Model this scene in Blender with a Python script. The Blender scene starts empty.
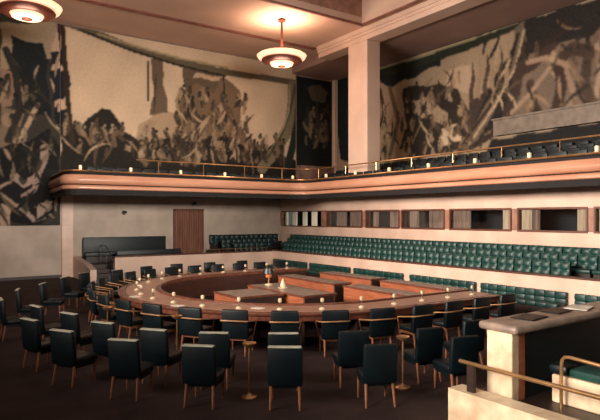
import bpy, bmesh, math, random
import numpy as np
from mathutils import Vector, Matrix

# ------------------------------------------------------------------ camera, world, light, exposure
scn = bpy.context.scene
col = scn.collection
PI = math.pi
YAW = math.radians(34.6)
cam_data = bpy.data.cameras.new('camera')
cam_data.sensor_width = 36.0
cam_data.lens = 558.0 / 600.0 * 36.0
cam_data.shift_y = 7.0 / 600.0
cam_data.clip_end = 200
cam = bpy.data.objects.new('camera', cam_data)
cam.location = (0, 0, 2.9)
cam.rotation_euler = (PI / 2, 0, -YAW)
col.objects.link(cam)
scn.camera = cam

world = bpy.data.worlds.new('world')
scn.world = world
world.use_nodes = True
bg = world.node_tree.nodes['Background']
bg.inputs['Color'].default_value = (0.85, 0.78, 0.72, 1)
bg.inputs['Strength'].default_value = 0.10

def area(name, loc, target, size, size_y, power, color):
    l = bpy.data.lights.new(name, 'AREA')
    l.shape = 'RECTANGLE'; l.size = size; l.size_y = size_y
    l.energy = power; l.color = color
    o = bpy.data.objects.new(name, l)
    o.location = loc
    d = Vector(target) - Vector(loc)
    o.rotation_euler = d.to_track_quat('-Z', 'Y').to_euler()
    col.objects.link(o)
    return o

area('skylight_light', (8.5, 9.5, 14.2), (8.7, 9.5, 0), 14, 16, 240, (1.0, 0.86, 0.72))
a = area('tall_window_light', (-6.0, 12.0, 6.4), (18, 13, 4.2), 12, 3.5, 1450, (1.0, 0.845, 0.73)); a.data.spread = math.radians(62)
a = area('back_wall_fill', (5.0, -4.0, 6.3), (9.0, 28, 5.6), 9, 2.5, 560, (1.0, 0.90, 0.80)); a.data.spread = math.radians(44)  # added fill that brightens the back wall, no known window there
a = area('rostrum_fill', (-5.0, 3.0, 4.6), (7.4, 4.2, 1.0), 3, 2, 120, (1.0, 0.88, 0.74)); a.data.spread = math.radians(36)  # added local fill for the marble desk end and parapet

scn.view_settings.view_transform = 'Standard'
scn.view_settings.look = 'None'
scn.view_settings.gamma = 1
scn.view_settings.exposure = 0.0

# ------------------------------------------------------------------ materials
def srgb(r, g, b):
    f = lambda v: v / 255 / 12.92 if v / 255 <= 0.04045 else ((v / 255 + 0.055) / 1.055) ** 2.4
    return (f(r), f(g), f(b), 1)

def mat(name, rgb, rough=0.6, metal=0.0, rgb2=None, scale=3.0, stretch=(1, 1, 1), bump=0.0, spec=0.5, detail=4, emit=None, estr=0):
    m = bpy.data.materials.new(name); m.use_nodes = True
    nt = m.node_tree; b = nt.nodes['Principled BSDF']
    b.inputs['Roughness'].default_value = rough
    b.inputs['Metallic'].default_value = metal
    b.inputs['Specular IOR Level'].default_value = spec
    c1 = srgb(*rgb); c2 = srgb(*(rgb2 or [v * 0.82 for v in rgb]))
    tc = nt.nodes.new('ShaderNodeTexCoord'); mp = nt.nodes.new('ShaderNodeMapping')
    mp.inputs['Scale'].default_value = stretch
    nz = nt.nodes.new('ShaderNodeTexNoise'); nz.inputs['Scale'].default_value = scale; nz.inputs['Detail'].default_value = detail
    cr = nt.nodes.new('ShaderNodeValToRGB')
    cr.color_ramp.elements[0].position = 0.35; cr.color_ramp.elements[0].color = c2
    cr.color_ramp.elements[1].position = 0.65; cr.color_ramp.elements[1].color = c1
    nt.links.new(tc.outputs['Object'], mp.inputs['Vector']); nt.links.new(mp.outputs['Vector'], nz.inputs['Vector'])
    nt.links.new(nz.outputs['Fac'], cr.inputs['Fac']); nt.links.new(cr.outputs['Color'], b.inputs['Base Color'])
    if bump:
        bp = nt.nodes.new('ShaderNodeBump'); bp.inputs['Strength'].default_value = bump; bp.inputs['Distance'].default_value = 0.01
        nt.links.new(nz.outputs['Fac'], bp.inputs['Height']); nt.links.new(bp.outputs['Normal'], b.inputs['Normal'])
    if emit:
        b.inputs['Emission Color'].default_value = srgb(*emit); b.inputs['Emission Strength'].default_value = estr
    return m

def blocks(m, sx, sz, dark=0.8):
    """thin joints of a stone facing laid over the base colour"""
    nt = m.node_tree; b = nt.nodes['Principled BSDF']
    src = b.inputs['Base Color'].links[0].from_socket
    br = nt.nodes.new('ShaderNodeTexBrick')
    br.inputs['Color1'].default_value = (1, 1, 1, 1); br.inputs['Color2'].default_value = (.93, .93, .93, 1)
    br.inputs['Mortar'].default_value = (dark, dark, dark, 1)
    br.inputs['Scale'].default_value = 1.0
    br.inputs['Brick Width'].default_value = sx; br.inputs['Row Height'].default_value = sz
    br.inputs['Mortar Size'].default_value = 0.012
    tc = nt.nodes.new('ShaderNodeTexCoord'); sp = nt.nodes.new('ShaderNodeSeparateXYZ'); ad = nt.nodes.new('ShaderNodeMath'); cb = nt.nodes.new('ShaderNodeCombineXYZ')
    nt.links.new(tc.outputs['Object'], sp.inputs[0]); nt.links.new(sp.outputs['X'], ad.inputs[0]); nt.links.new(sp.outputs['Y'], ad.inputs[1])
    nt.links.new(ad.outputs[0], cb.inputs['X']); nt.links.new(sp.outputs['Z'], cb.inputs['Y']); nt.links.new(cb.outputs[0], br.inputs['Vector'])
    mx = nt.nodes.new('ShaderNodeMix'); mx.data_type = 'RGBA'; mx.blend_type = 'MULTIPLY'; mx.inputs['Factor'].default_value = 1
    nt.links.new(src, mx.inputs['A']); nt.links.new(br.outputs['Color'], mx.inputs['B'])
    nt.links.new(mx.outputs['Result'], b.inputs['Base Color'])
    return m

def paint_mat():
    m = bpy.data.materials.new('painted_canvas'); m.use_nodes = True
    nt = m.node_tree; b = nt.nodes['Principled BSDF']; b.inputs['Roughness'].default_value = 0.75
    b.inputs['Specular IOR Level'].default_value = 0.2
    a = nt.nodes.new('ShaderNodeAttribute'); a.attribute_name = 'Col'
    nt.links.new(a.outputs['Color'], b.inputs['Base Color'])
    return m

M = {}
M['carpet'] = mat('carpet', (60, 45, 43), 0.85, rgb2=(46, 34, 33), scale=1.2, bump=0.3, spec=0.2)
M['marble_warm'] = blocks(mat('marble_warm', (226, 196, 176), 0.45, rgb2=(208, 176, 156), scale=0.9), 1.6, 0.62, 0.9)
M['marble_back'] = blocks(mat('marble_back', (188, 170, 154), 0.55, rgb2=(166, 148, 132), scale=0.8), 1.7, 0.9, 0.92)
M['marble_pier'] = mat('marble_pier', (226, 206, 176), 0.4, rgb2=(196, 168, 140), scale=4.0, detail=8)
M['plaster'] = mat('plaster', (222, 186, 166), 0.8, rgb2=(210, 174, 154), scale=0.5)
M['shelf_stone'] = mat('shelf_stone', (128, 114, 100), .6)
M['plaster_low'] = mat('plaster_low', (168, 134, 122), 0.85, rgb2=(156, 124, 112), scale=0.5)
M['beam'] = mat('beam', (226, 194, 172), 0.7, rgb2=(214, 180, 160), scale=0.6)
M['groove'] = mat('groove', (150, 96, 80), 0.7)
M['well'] = mat('well', (184, 136, 116), 0.8)
M['ledge_wood'] = mat('ledge_wood', (92, 54, 40), 0.4)
M['copper_band'] = mat('copper_band', (200, 148, 120), 0.32, rgb2=(188, 132, 104), scale=0.6, stretch=(1, 1, 4))
M['painted_shade'] = mat('painted_shade', (22, 18, 20), 0.8)  # near-black colour put in for the shade in the fascia recesses and underside
M['brass'] = mat('brass', (216, 166, 116), 0.28, 0.8, spec=0.6)
M['wood'] = mat('wood', (166, 100, 70), 0.32, rgb2=(140, 78, 52), scale=2.0, stretch=(1, 1, 8))
M['wood_top'] = mat('wood_top', (116, 70, 54), 0.24, rgb2=(92, 54, 42), scale=2.5, stretch=(1, 6, 1))
M['wood_dark'] = mat('wood_dark', (52, 34, 28), 0.45, rgb2=(38, 26, 22), scale=2.0, stretch=(1, 1, 6))
M['panel_dark'] = mat('panel_dark', (70, 40, 30), 0.4, rgb2=(54, 32, 26), scale=2.0, stretch=(1, 1, 6))
M['leg_wood'] = mat('leg_wood', (150, 98, 68), 0.35, rgb2=(124, 78, 54), scale=5)
M['rail_wood'] = mat('rail_wood', (176, 132, 88), 0.35, rgb2=(150, 108, 70), scale=5)
M['trim_cloth'] = mat('trim_cloth', (190, 190, 172), 0.5)
M['leather'] = mat('leather', (7, 21, 27), 0.45, rgb2=(4, 15, 20), scale=3.5, bump=0.15, spec=0.35)
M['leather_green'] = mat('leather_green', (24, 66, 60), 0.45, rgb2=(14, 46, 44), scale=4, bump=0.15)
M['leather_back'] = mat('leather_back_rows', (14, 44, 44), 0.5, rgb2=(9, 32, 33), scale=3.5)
M['leather_dark'] = mat('leather_dark', (8, 26, 29), 0.5, rgb2=(6, 20, 23), scale=3.5)
M['writing'] = mat('writing_leather', (172, 132, 112), 0.28, rgb2=(152, 114, 96), scale=3)
M['stone_top'] = mat('stone_top', (150, 130, 116), 0.35, rgb2=(120, 104, 94), scale=5)
M['cream'] = mat('cream_enamel', (226, 206, 172), 0.4)
M['grey_metal'] = mat('grey_metal', (120, 116, 108), 0.35, 0.7)
M['frame_wood'] = mat('frame_wood', (112, 66, 48), 0.45)
M['curtain'] = mat('curtain_cloth', (206, 192, 168), 0.9, rgb2=(180, 166, 144), scale=9, stretch=(1, 1, .1))
M['curtain_grey'] = mat('curtain_grey', (150, 130, 116), 0.9, rgb2=(110, 94, 84), scale=9, stretch=(1, 1, .1))
M['light_stripe'] = mat('light_stripe_white', (255, 250, 228), 0.5, rgb2=(252, 242, 218), scale=3)  # white put in for the stripes of light through the curtains
M['curtain_brown'] = mat('curtain_brown', (150, 104, 84), 0.9, rgb2=(120, 80, 64), scale=9, stretch=(1, 1, .1))
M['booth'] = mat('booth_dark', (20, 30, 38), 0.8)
M['paper'] = mat('paper', (232, 222, 206), 0.7)
M['dark_plastic'] = mat('dark_plastic', (24, 22, 24), 0.4)
M['lamp_rim'] = mat('lamp_rim', (110, 56, 44), 0.4, 0.3)
M['glow'] = mat('lamp_glass', (255, 225, 195), 0.5, emit=(255, 190, 150), estr=1.35)
M['glow_low'] = mat('parapet_lamp_glass', (255, 236, 200), 0.5, emit=(255, 222, 170), estr=0.35)
M['canvas'] = paint_mat()
gm = bpy.data.materials.new('booth_glass'); gm.use_nodes = True
gn = gm.node_tree; gn.nodes.remove(gn.nodes['Principled BSDF'])
g1 = gn.nodes.new('ShaderNodeBsdfTransparent'); g2 = gn.nodes.new('ShaderNodeBsdfGlossy'); g2.inputs['Roughness'].default_value = 0.05
g3 = gn.nodes.new('ShaderNodeMixShader'); g3.inputs['Fac'].default_value = 0.10
gn.links.new(g1.outputs[0], g3.inputs[1]); gn.links.new(g2.outputs[0], g3.inputs[2]); gn.links.new(g3.outputs[0], gn.nodes['Material Output'].inputs['Surface'])
M['glass'] = gm

# ------------------------------------------------------------------ mesh helpers
class MB:
    def __init__(self): self.v = []; self.f = []
    def add(self, vs, fs):
        n = len(self.v); self.v += [tuple(p) for p in vs]; self.f += [tuple(i + n for i in q) for q in fs]; return self
    def box(self, x0, x1, y0, y1, z0, z1, mtx=None):
        vs = [Vector(p) for p in ((x0,y0,z0),(x1,y0,z0),(x1,y1,z0),(x0,y1,z0),(x0,y0,z1),(x1,y0,z1),(x1,y1,z1),(x0,y1,z1))]
        if mtx: vs = [mtx @ p for p in vs]
        return self.add(vs, [(0,3,2,1),(4,5,6,7),(0,1,5,4),(1,2,6,5),(2,3,7,6),(3,0,4,7)])
    def rbox(self, x0, x1, y0, y1, z0, z1, r=0.02, seg=2, mtx=None):
        bm = bmesh.new(); bmesh.ops.create_cube(bm, size=1)
        for v in bm.verts:
            v.co = Vector(((x0+x1)/2 + v.co.x*(x1-x0), (y0+y1)/2 + v.co.y*(y1-y0), (z0+z1)/2 + v.co.z*(z1-z0)))
        bmesh.ops.bevel(bm, geom=bm.edges[:], offset=r, segments=seg, affect='EDGES', profile=0.5)
        bm.verts.index_update()
        vs = [(mtx @ v.co) if mtx else v.co.copy() for v in bm.verts]
        fs = [tuple(v.index for v in f.verts) for f in bm.faces]; bm.free()
        return self.add(vs, fs)
    def lathe(self, prof, cx=0, cy=0, n=24, mtx=None):
        """prof: list of (radius, z)"""
        vs = []; fs = []
        for r, z in prof:
            for k in range(n):
                a = 2*PI*k/n; p = Vector((cx + r*math.cos(a), cy + r*math.sin(a), z)); vs.append(mtx @ p if mtx else p)
        for i in range(len(prof)-1):
            for k in range(n):
                fs.append((i*n+k, i*n+(k+1) % n, (i+1)*n+(k+1) % n, (i+1)*n+k))
        fs.append(tuple(range(n))[::-1]); fs.append(tuple((len(prof)-1)*n + k for k in range(n)))
        return self.add(vs, fs)
    def tube(self, pts, r, n=8):
        pts = [Vector(p) for p in pts]; rs = r if isinstance(r, (list, tuple)) else [r]*len(pts)
        vs = []; fs = []; ref = Vector((0,0,1))
        for i, p in enumerate(pts):
            d = (pts[min(i+1, len(pts)-1)] - pts[max(i-1, 0)]).normalized()
            u = d.cross(ref)
            if u.length < 0.05: u = d.cross(Vector((0,1,0)))
            u.normalize(); w = d.cross(u)
            for k in range(n):
                a = 2*PI*k/n; vs.append(p + (u*math.cos(a) + w*math.sin(a))*rs[i])
        for i in range(len(pts)-1):
            for k in range(n): fs.append((i*n+k, i*n+(k+1) % n, (i+1)*n+(k+1) % n, (i+1)*n+k))
        fs.append(tuple(range(n))[::-1]); fs.append(tuple((len(pts)-1)*n+k for k in range(n)))
        return self.add(vs, fs)
    def sweep(self, path, prof, closed_prof=True):
        """path: list of ((x,y),(nx,ny)); prof: list of (offset along normal, z); capped"""
        n = len(prof); vs = []; fs = []
        for (p, q) in path:
            for o, z in prof: vs.append((p[0]+q[0]*o, p[1]+q[1]*o, z))
        for i in range(len(path)-1):
            for k in range(n): fs.append((i*n+k, i*n+(k+1) % n, (i+1)*n+(k+1) % n, (i+1)*n+k))
        fs.append(tuple(range(n))[::-1]); fs.append(tuple((len(path)-1)*n+k for k in range(n)))
        return self.add(vs, fs)
    def prism(self, poly, y0, y1, axis='Y'):
        n = len(poly); vs = []
        for yy in (y0, y1):
            for a, b in poly: vs.append((a, yy, b) if axis == 'Y' else (yy, a, b) if axis == 'X' else (a, b, yy))
        fs = [tuple(range(n)), tuple(range(n, 2*n))[::-1]] + [(k, (k+1) % n, n+(k+1) % n, n+k) for k in range(n)]
        return self.add(vs, fs)
    def mesh(self, name, m, smooth=False):
        me = bpy.data.meshes.new(name); me.from_pydata(self.v, [], self.f)
        bm = bmesh.new(); bm.from_mesh(me); bmesh.ops.recalc_face_normals(bm, faces=bm.faces[:]); bm.to_mesh(me); bm.free()
        me.materials.append(m)
        if smooth:
            for p in me.polygons: p.use_smooth = True
            me.set_sharp_from_angle(angle=math.radians(40))
        return me
    def build(self, name, m, parent=None, smooth=False):
        o = bpy.data.objects.new(name, self.mesh(name, m, smooth)); col.objects.link(o)
        if parent: o.parent = parent
        return o

def tag(o, label=None, cat=None, group=None, kind=None):
    if label: o['label'] = label
    if cat: o['category'] = cat
    if group: o['group'] = group
    if kind: o['kind'] = kind
    return o
def struct(name, mb, m, parent=None, smooth=False):
    o = mb.build(name, m, parent, smooth)
    if not parent: o['kind'] = 'structure'
    return o
def thing(name, label, cat, loc=(0,0,0), rz=0, group=None):
    o = bpy.data.objects.new(name, None); col.objects.link(o); o.empty_display_size = 0.2
    o.location = loc; o.rotation_euler = (0,0,rz)
    return tag(o, label, cat, group)
def dup(root, loc, rz, label, group=None):
    r = root.copy(); col.objects.link(r); r.location = loc; r.rotation_euler = (0,0,rz); r['label'] = label
    if group: r['group'] = group
    for ch in [c for c in col.objects if c.parent == root]:
        k = ch.copy(); col.objects.link(k); k.parent = r
        for g in [c for c in col.objects if c.parent == ch]:
            d = g.copy(); col.objects.link(d); d.parent = k
    return r
class Maker:
    """first call moves the prototype itself, later calls copy it; children are cached"""
    def __init__(self, root):
        self.root = root; self.used = False
        self.tree = [(c, list(c.children)) for c in root.children]
    def place(self, loc, rz, label, group=None):
        if not self.used:
            r = self.root; self.used = True
        else:
            r = self.root.copy(); col.objects.link(r)
            for ch, gs in self.tree:
                k = ch.copy(); col.objects.link(k); k.parent = r
                for g in gs:
                    d = g.copy(); col.objects.link(d); d.parent = k
        r.location = loc; r.rotation_euler = (0,0,rz); r['label'] = label
        if group: r['group'] = group
        return r
ONES = ['first','second','third','fourth','fifth','sixth','seventh','eighth','ninth','tenth','eleventh','twelfth','thirteenth','fourteenth','fifteenth','sixteenth','seventeenth','eighteenth','nineteenth']
TENS = {2:('twentieth','twenty'),3:('thirtieth','thirty'),4:('fortieth','forty'),5:('fiftieth','fifty')}
def ordn(i):
    """1 -> first"""
    if i < 20: return ONES[i-1]
    t, u = divmod(i, 10)
    return TENS[t][0] if u == 0 else TENS[t][1] + '-' + ONES[u-1]

# ------------------------------------------------------------------ shell of the chamber
XR, XU, YB = 18.2, 22.4, 28.5          # right wall below the balcony, right wall above it, back wall
ZC, ZS = 12.2, 11.7                    # ceiling, soffit over the gallery
struct('floor', MB().box(-8, 24, -5, 30, -0.2, 0), M['carpet'])

# right lower wall with the band of booth windows
WZ0, WZ1 = 2.4, 3.2
w = MB()
w.box(XR, XR+0.3, -2, YB, 0, WZ0); w.box(XR, XR+0.3, -2, YB, WZ1, 3.95)
struct('wall_right_lower', w, M['marble_warm'])
struct('wall_right_upper', MB().box(XU, XU+0.3, -2, YB+.3, 3.9, ZS+.1), mat('upper_wall', (40, 38, 36), .85))
# back wall
struct('wall_back_lower', MB().box(-8, XR, YB, YB+0.3, 0, 4.0), M['marble_back'])
struct('wall_back_upper', MB().box(-8, XU, YB, YB+0.3, 4.0, ZC+.1), mat('back_upper_wall', (150, 122, 108), .85))
struct('wall_left', MB().box(-8.3, -8, 12, YB+.3, 0, ZC), M['marble_back'])
# pilaster where the far left bay meets the gallery front
struct('trim_1', MB().box(5.78, 6.28, YB-0.12, YB+.01, 0, 3.98), M['marble_warm'])
struct('baseboard_back', MB().box(-8, 5.78, YB-0.03, YB+.01, 0, 0.14), M['wood_dark'])

# ceiling: slabs around the skylight well, beam, lower soffit
SX, SY = 17.7, 20.4
c = MB(); c.box(-8, SX, SY, YB+.3, ZC, ZC+.3); c.box(SX, XU+.3, -5, YB+.3, ZC, ZC+.3)
struct('ceiling', c, M['plaster'])
w = MB(); w.box(-8.2, SX, SY, SY+.25, ZC+.3, 15); struct('wall_skylight_back', w, M['well'])
w = MB(); w.box(SX, SX+.25, -5, SY+.25, ZC+.3, 15); struct('wall_skylight_right', w, M['beam'])
struct('ceiling_skylight', MB().box(-8.2, SX+.2, -5, SY+.2, 15, 15.2), M['well'])
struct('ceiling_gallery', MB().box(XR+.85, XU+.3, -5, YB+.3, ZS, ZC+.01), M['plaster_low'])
struct('trim_2', MB().box(XR, XR+.85, -5, 24.6, 11.6, ZC+.01), M['beam'])
w = MB(); w.box(XR-.12, XR, -5, 24.6, 11.98, ZC+.01); w.box(XR-.06, XR, -5, 24.6, 11.84, 11.98); struct('trim_3', w, M['beam'])
w = MB()
for y in (24.75, 24.95): w.box(-8, XR, y, y+.07, ZC-.06, ZC+.01)
struct('trim_4', w, M['groove'])
w = MB(); w.box(-8, SX, SY, SY+.12, ZC-.08, ZC+.01); w.box(SX-.0, SX+.1, -5, SY+.12, ZC-.08, ZC+.01); struct('trim_5', w, M['groove'])
# gallery column
struct('trim_6', MB().rbox(XR, XR+.85, 20.6, 22.05, 4.05, 11.6, .02, 1), M['beam'])
struct('trim_7', MB().box(XU-.22, XU, YB-.3, YB, 4.2, ZS), M['beam'])

# stone shelf under the painting on the upper right wall
w = MB(); w.box(22.05, XU, 2, 16.2, 6.65, 7.35); w.box(21.98, XU, 2, 16.25, 7.35, 7.43)
struct('trim_8', w, M['shelf_stone'])

# balcony: floor slab and swept fascia along the back and the right
def corner_path(px, py, x0, y1, r=0.9):
    """path just inside the fascia line: from the left end along y=py, round the corner, then along x=px to y1"""
    P = []
    P.append(((x0 + .35, YB - .16), (-1, 0.07))); P.append(((x0 + .05, py + 1.0), (-1, -.05)))
    for k in range(5):
        a = PI + (PI/2)*k/4; q = (math.cos(a), math.sin(a)); P.append(((x0+.6+q[0]*.6, py+.6+q[1]*.6), q))
    for x in (8, 11, 14): P.append(((x, py), (0, -1)))
    for k in range(7):
        a = PI/2 - (PI/2)*k/6
        q = (-math.sin(PI/2 - a) , -math.cos(PI/2 - a))
        P.append(((px - r + r*math.sin(PI/2 - a)*1.0, py - r + r*math.cos(PI/2 - a)), q))
    for y in (py-3, 16, 10, 4, y1): P.append(((px, y), (-1, 0)))
    return P
FX, FY = 16.4, 23.5
path = corner_path(FX, FY, 4.95, -1)
bal = thing('balcony_parapet', 'copper coloured curved balcony front running along back and right walls', 'balcony', (0,0,0))
MB().sweep(path, [(-.15,4.24),(.05,4.24),(.10,4.27),(.14,4.34),(.15,4.41),(.13,4.49),(.07,4.57),(.02,4.62),(-.15,4.62)]).build('fascia_band', M['copper_band'], bal, True)
MB().sweep(path, [(-.15,4.02),(.05,4.02),(.09,4.05),(.10,4.11),(.08,4.16),(.03,4.20),(-.15,4.20)]).build('lower_band', M['copper_band'], bal, True)
MB().sweep(path, [(-.15,4.20),(-.05,4.20),(-.05,4.24),(-.15,4.24)]).build('groove', M['painted_shade'], bal)
MB().sweep(path, [(-.15,4.62),(-.10,4.62),(-.10,4.74),(-.15,4.74)]).build('recess', M['painted_shade'], bal)
MB().sweep(path, [(-.21,4.74),(.04,4.74),(.06,4.77),(.04,4.80),(-.21,4.80)]).build('coping', M['brass'], bal, True)
MB().sweep(path, [(-.15,3.82),(-.01,3.82),(-.01,4.02),(-.15,4.02)]).build('soffit_lip', M['painted_shade'], bal)  # recessed lip, coloured dark for the shade under the balcony
w = MB(); w.box(FX+.2, XU, -1, YB, 3.93, 4.15); w.box(5.6, FX+.2, FY+.2, YB, 3.93, 4.15)
struct('floor_balcony', w, M['wood_dark'])
w = MB()
for k, (a, z) in enumerate(((18.0, 4.35), (19.2, 4.6), (20.2, 4.85), (21.2, 5.1))): w.box(a, XU, -1, YB, 4.15, z)
struct('floor_balcony_tiers', w, M['wood_dark'])
w = MB(); w.box(5.8, 18.0, 25.7, YB, 4.15, 4.35)
struct('floor_balcony_back_tier', w, M['wood_dark'])
struct('wall_niche_base', MB().box(19.6, 22.2, YB-.25, YB, 4.5, 6.1), mat('niche_stone', (150, 116, 104), .7))

rail = thing('gallery_rail', 'thin brass handrail above the copper balcony front', 'handrail', (0,0,0))
path2 = corner_path(FX+.9, FY+.75, 5.9, -1, .9)[7:]
RZ = 5.41
MB().tube([(p[0][0], p[0][1], RZ) for p in path2], .03, 8).build('handrail', M['brass'], rail, True)
def along(path, step, start=.4):
    pts = [p[0] for p in path]; out = []; acc = start; tot = 0
    for a, b in zip(pts, pts[1:]):
        L = math.dist(a, b)
        while acc <= tot + L:
            t = (acc - tot)/L; out.append((a[0]+(b[0]-a[0])*t, a[1]+(b[1]-a[1])*t)); acc += step
        tot += L
    return out
for x, y in along(path2, 2.2, 1.0):
    MB().tube([(x, y, 4.15), (x, y, RZ)], .018, 6).build('baluster', M['brass'], rail)

# parapet lamps
pl = thing('parapet_lamp', '', 'lamp')
MB().box(-.06, .06, -.06, .06, 0, .03).build('base', M['brass'], pl)
MB().rbox(-.055, .055, -.055, .055, .03, .2, .02, 1).build('lamp_shade', M['glow_low'], pl)
PL = Maker(pl)
bl = [(5.5, FY+.12), (7.55, FY+.12), (9.8, FY+.12), (12.0, FY+.12), (14.0, FY+.12), (15.75, FY-.02)]
for i, (x, y) in enumerate(bl):
    PL.place((x, y, 4.8), 0, 'small white lamp on the back balcony front, %s from the left end' % ordn(i+1), 'lamps along the balcony front')
for i, y in enumerate((21.7, 19.5, 17.3, 15.1, 12.9, 10.75, 8.55)):
    PL.place((FX+.12, y, 4.8), 0, 'small white lamp on the right balcony front, %s from the corner' % ordn(i+1), 'lamps along the balcony front')

# ------------------------------------------------------------------ interpreters' windows in the right wall
panes = [(4.0, 6.6), (6.85, 9.49), (9.75, 12.3), (12.6, 15.46), (15.78, 18.23), (18.42, 20.68), (20.98, 23.83)]
wi = 0
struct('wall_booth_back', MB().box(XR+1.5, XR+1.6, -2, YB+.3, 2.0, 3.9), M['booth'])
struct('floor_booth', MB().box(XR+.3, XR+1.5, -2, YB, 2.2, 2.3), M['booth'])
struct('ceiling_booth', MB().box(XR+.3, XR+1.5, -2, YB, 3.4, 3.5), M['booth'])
w = MB()
edges = [(-2, 4.0)] + [(panes[i][1], panes[i+1][0]) for i in range(len(panes)-1)] + [(23.83, 24.37)] + [(28.25, YB)]
for a, b in edges: w.box(XR+.02, XR+.28, a, b, WZ0, WZ1)
struct('wall_right_piers', w, mat('pier_panel', (168, 122, 100), .5))
for i, (a, b) in enumerate(panes):
    wi += 1
    wn = bpy.data.objects.new('window_%d' % wi, None); col.objects.link(wn); wn['kind'] = 'structure'; wn.location = (XR, (a+b)/2, WZ0)
    h = (b-a)/2; H = WZ1-WZ0
    f = MB(); t = .05
    f.box(-.03, .2, -h-.03, h+.03, -.04, t-.02); f.box(-.03, .2, -h-.03, h+.03, H-t+.02, H+.04)
    f.box(-.03, .2, -h-.03, -h+t-.02, t-.02, H-t+.02); f.box(-.03, .2, h-t+.02, h+.03, t-.02, H-t+.02)
    fr = f.build('window_frame', M['frame_wood'], wn)
    MB().box(.03, .04, -h+.04, h-.04, .04, H-.04).build('pane', M['glass'], fr)
def pleat(y0, y1, z0, z1, x, amp=.04, n=None, m=None, name='curtain'):
    n = n or max(6, int((y1-y0)/.05)); vs = []; 
    for z in (z0, z1):
        for k in range(n+1):
            vs.append((x + amp*math.sin(k*1.9), y0+(y1-y0)*k/n, z))
        for k in range(n, -1, -1):
            vs.append((x + .02 + amp*math.sin(k*1.9), y0+(y1-y0)*k/n, z))
    N = 2*(n+1)
    fs = [tuple(range(N))[::-1], tuple(range(N, 2*N))] + [(k, (k+1) % N, N+(k+1) % N, N+k) for k in range(N)]
    return MB().add(vs, fs)
spots = [(9.82,10.12,'curtain'),(11.5,11.78,'curtain_grey'),(12.67,13.0,'curtain'),(14.5,15.35,'curtain_grey'),(15.9,16.7,'curtain_grey'),(17.3,17.9,'curtain_grey'),
         (18.5,19.1,'curtain_grey'),(19.9,20.3,'curtain_grey'),(21.2,22.0,'curtain_grey'),(22.3,23.1,'curtain_grey'),(9.0,9.42,'curtain'),(11.82,12.24,'curtain')]
names = {0:'first',1:'second',2:'third',3:'fourth',4:'fifth',5:'sixth',6:'seventh'}
for i, (a, b, mm) in enumerate(sorted(spots)):
    o = pleat(a, b, 2.44, 3.16, XR+.12).build('curtain', M[mm])
    o.location = (0,0,0)
    tag(o, 'pale pleated curtain behind the booth windows, %s from the right edge of the photo' % ordn(i+1), 'curtain', 'booth curtains')
for i, (a, b) in enumerate(((24.74,25.21),(25.69,26.08),(26.69,27.1),(27.64,27.85))):  # fins added in place of the bright light stripes at the end openings
    MBp = MB().rbox(XR-.04, XR+.06, a, b, WZ0+.002, WZ1-.002, .03, 2)
    o = MBp.build('trim_%d' % (9+i), M['light_stripe']); o['kind'] = 'structure'
w = MB(); w.box(XR-.04, XR+.2, 23.9, 28.3, WZ0-.05, WZ0); w.box(XR-.04, XR+.2, 23.9, 28.3, WZ1, WZ1+.05)
struct('trim_13', w, M['frame_wood'])

# ------------------------------------------------------------------ back door with a curtain, wall fittings
dn = bpy.data.objects.new('door_1', None); col.objects.link(dn); dn['kind'] = 'structure'; dn.location = (12.25, YB, .9)
f = MB(); f.box(-.86,-.76,-.16,.0,0,2.42); f.box(.76,.86,-.16,.0,0,2.42); f.box(-.86,.86,-.16,.0,2.34,2.44)
f.build('door_frame', M['frame_wood'], dn)
vs = MB(); n = 66
for k in range(n): pass
n = 130; P = [(-.76+1.52*k/n, -.075 - .065*math.sin(k*.55)) for k in range(n+1)]
vs.prism(P + [(.76, -.001), (-.76, -.001)], 0, 2.34, 'Z')
vs.build('door_curtain', M['curtain_brown'], dn)
for i, (x, z, lab) in enumerate(((8.75, 3.12, 'small dark round fitting high on the back wall above the long bench'), (12.55, 3.62, 'small dark fitting on the back wall above the curtained door'))):
    t = thing('wall_fitting', lab, 'wall fitting', (x, YB-.02, z))
    MB().lathe([(.11,0),(.11,.03),(.05,.06)], 0, 0, 16, Matrix.Rotation(PI/2, 4, 'X')).build('plate', M['grey_metal'], t)
    MB().rbox(-.05, .12, -.16, -.05, -.03, .09, .02, 1).build('lens', M['dark_plastic'], t)

# ------------------------------------------------------------------ lower galleries: low walls and tiers
LX, LY, LH = 15.6, 25.2, 1.12
F1, F2, F3 = .70, .88, 1.06
w = MB(); w.box(LX, LX+.18, 1.0, LY+.18, 0, LH)
struct('wall_gallery_right', w, M['marble_warm'])
w = MB(); w.box(7.35, LX, LY, LY+.18, 0, LH-.03)
struct('wall_gallery_back', w, M['marble_warm'])
w = MB(); w.prism([(LY+.0, 0), (YB-.12, 0), (YB-.12, 1.0), (LY+.9, .78), (LY, .58)], 6.28, 6.55, 'X')
struct('wall_gallery_end', w, M['marble_warm'])
w = MB(); w.box(LX-.05, LX+.23, 1.0, LY+.2, LH, LH+.05); w.box(7.33, LX-.05, LY-.05, LY+.23, LH-.03, LH+.02)
struct('trim_14', w, M['ledge_wood'])
w = MB(); w.box(LX+.18, XR, 1.0, YB, 0, F1); w.box(16.5, XR, 1.0, 27.2, F1, F2); w.box(17.35, XR, 1.0, 27.2, F2, F3)
struct('floor_gallery_right', w, M['wood_dark'])
w = MB(); w.box(7.35, LX+.18, LY+.18, YB, 0, F1)
w.box(13.4, LX+.2, 26.3, YB, F1, F2)
w.box(6.55, 7.35, LY+1.2, YB, 0, F1)
w.box(6.55, 7.35, LY+.8, LY+1.2, 0, .52); w.box(6.55, 7.35, LY+.4, LY+.8, 0, .35); w.box(6.55, 7.35, LY, LY+.4, 0, .17)
struct('floor_gallery_back', w, M['wood_dark'])
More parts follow.
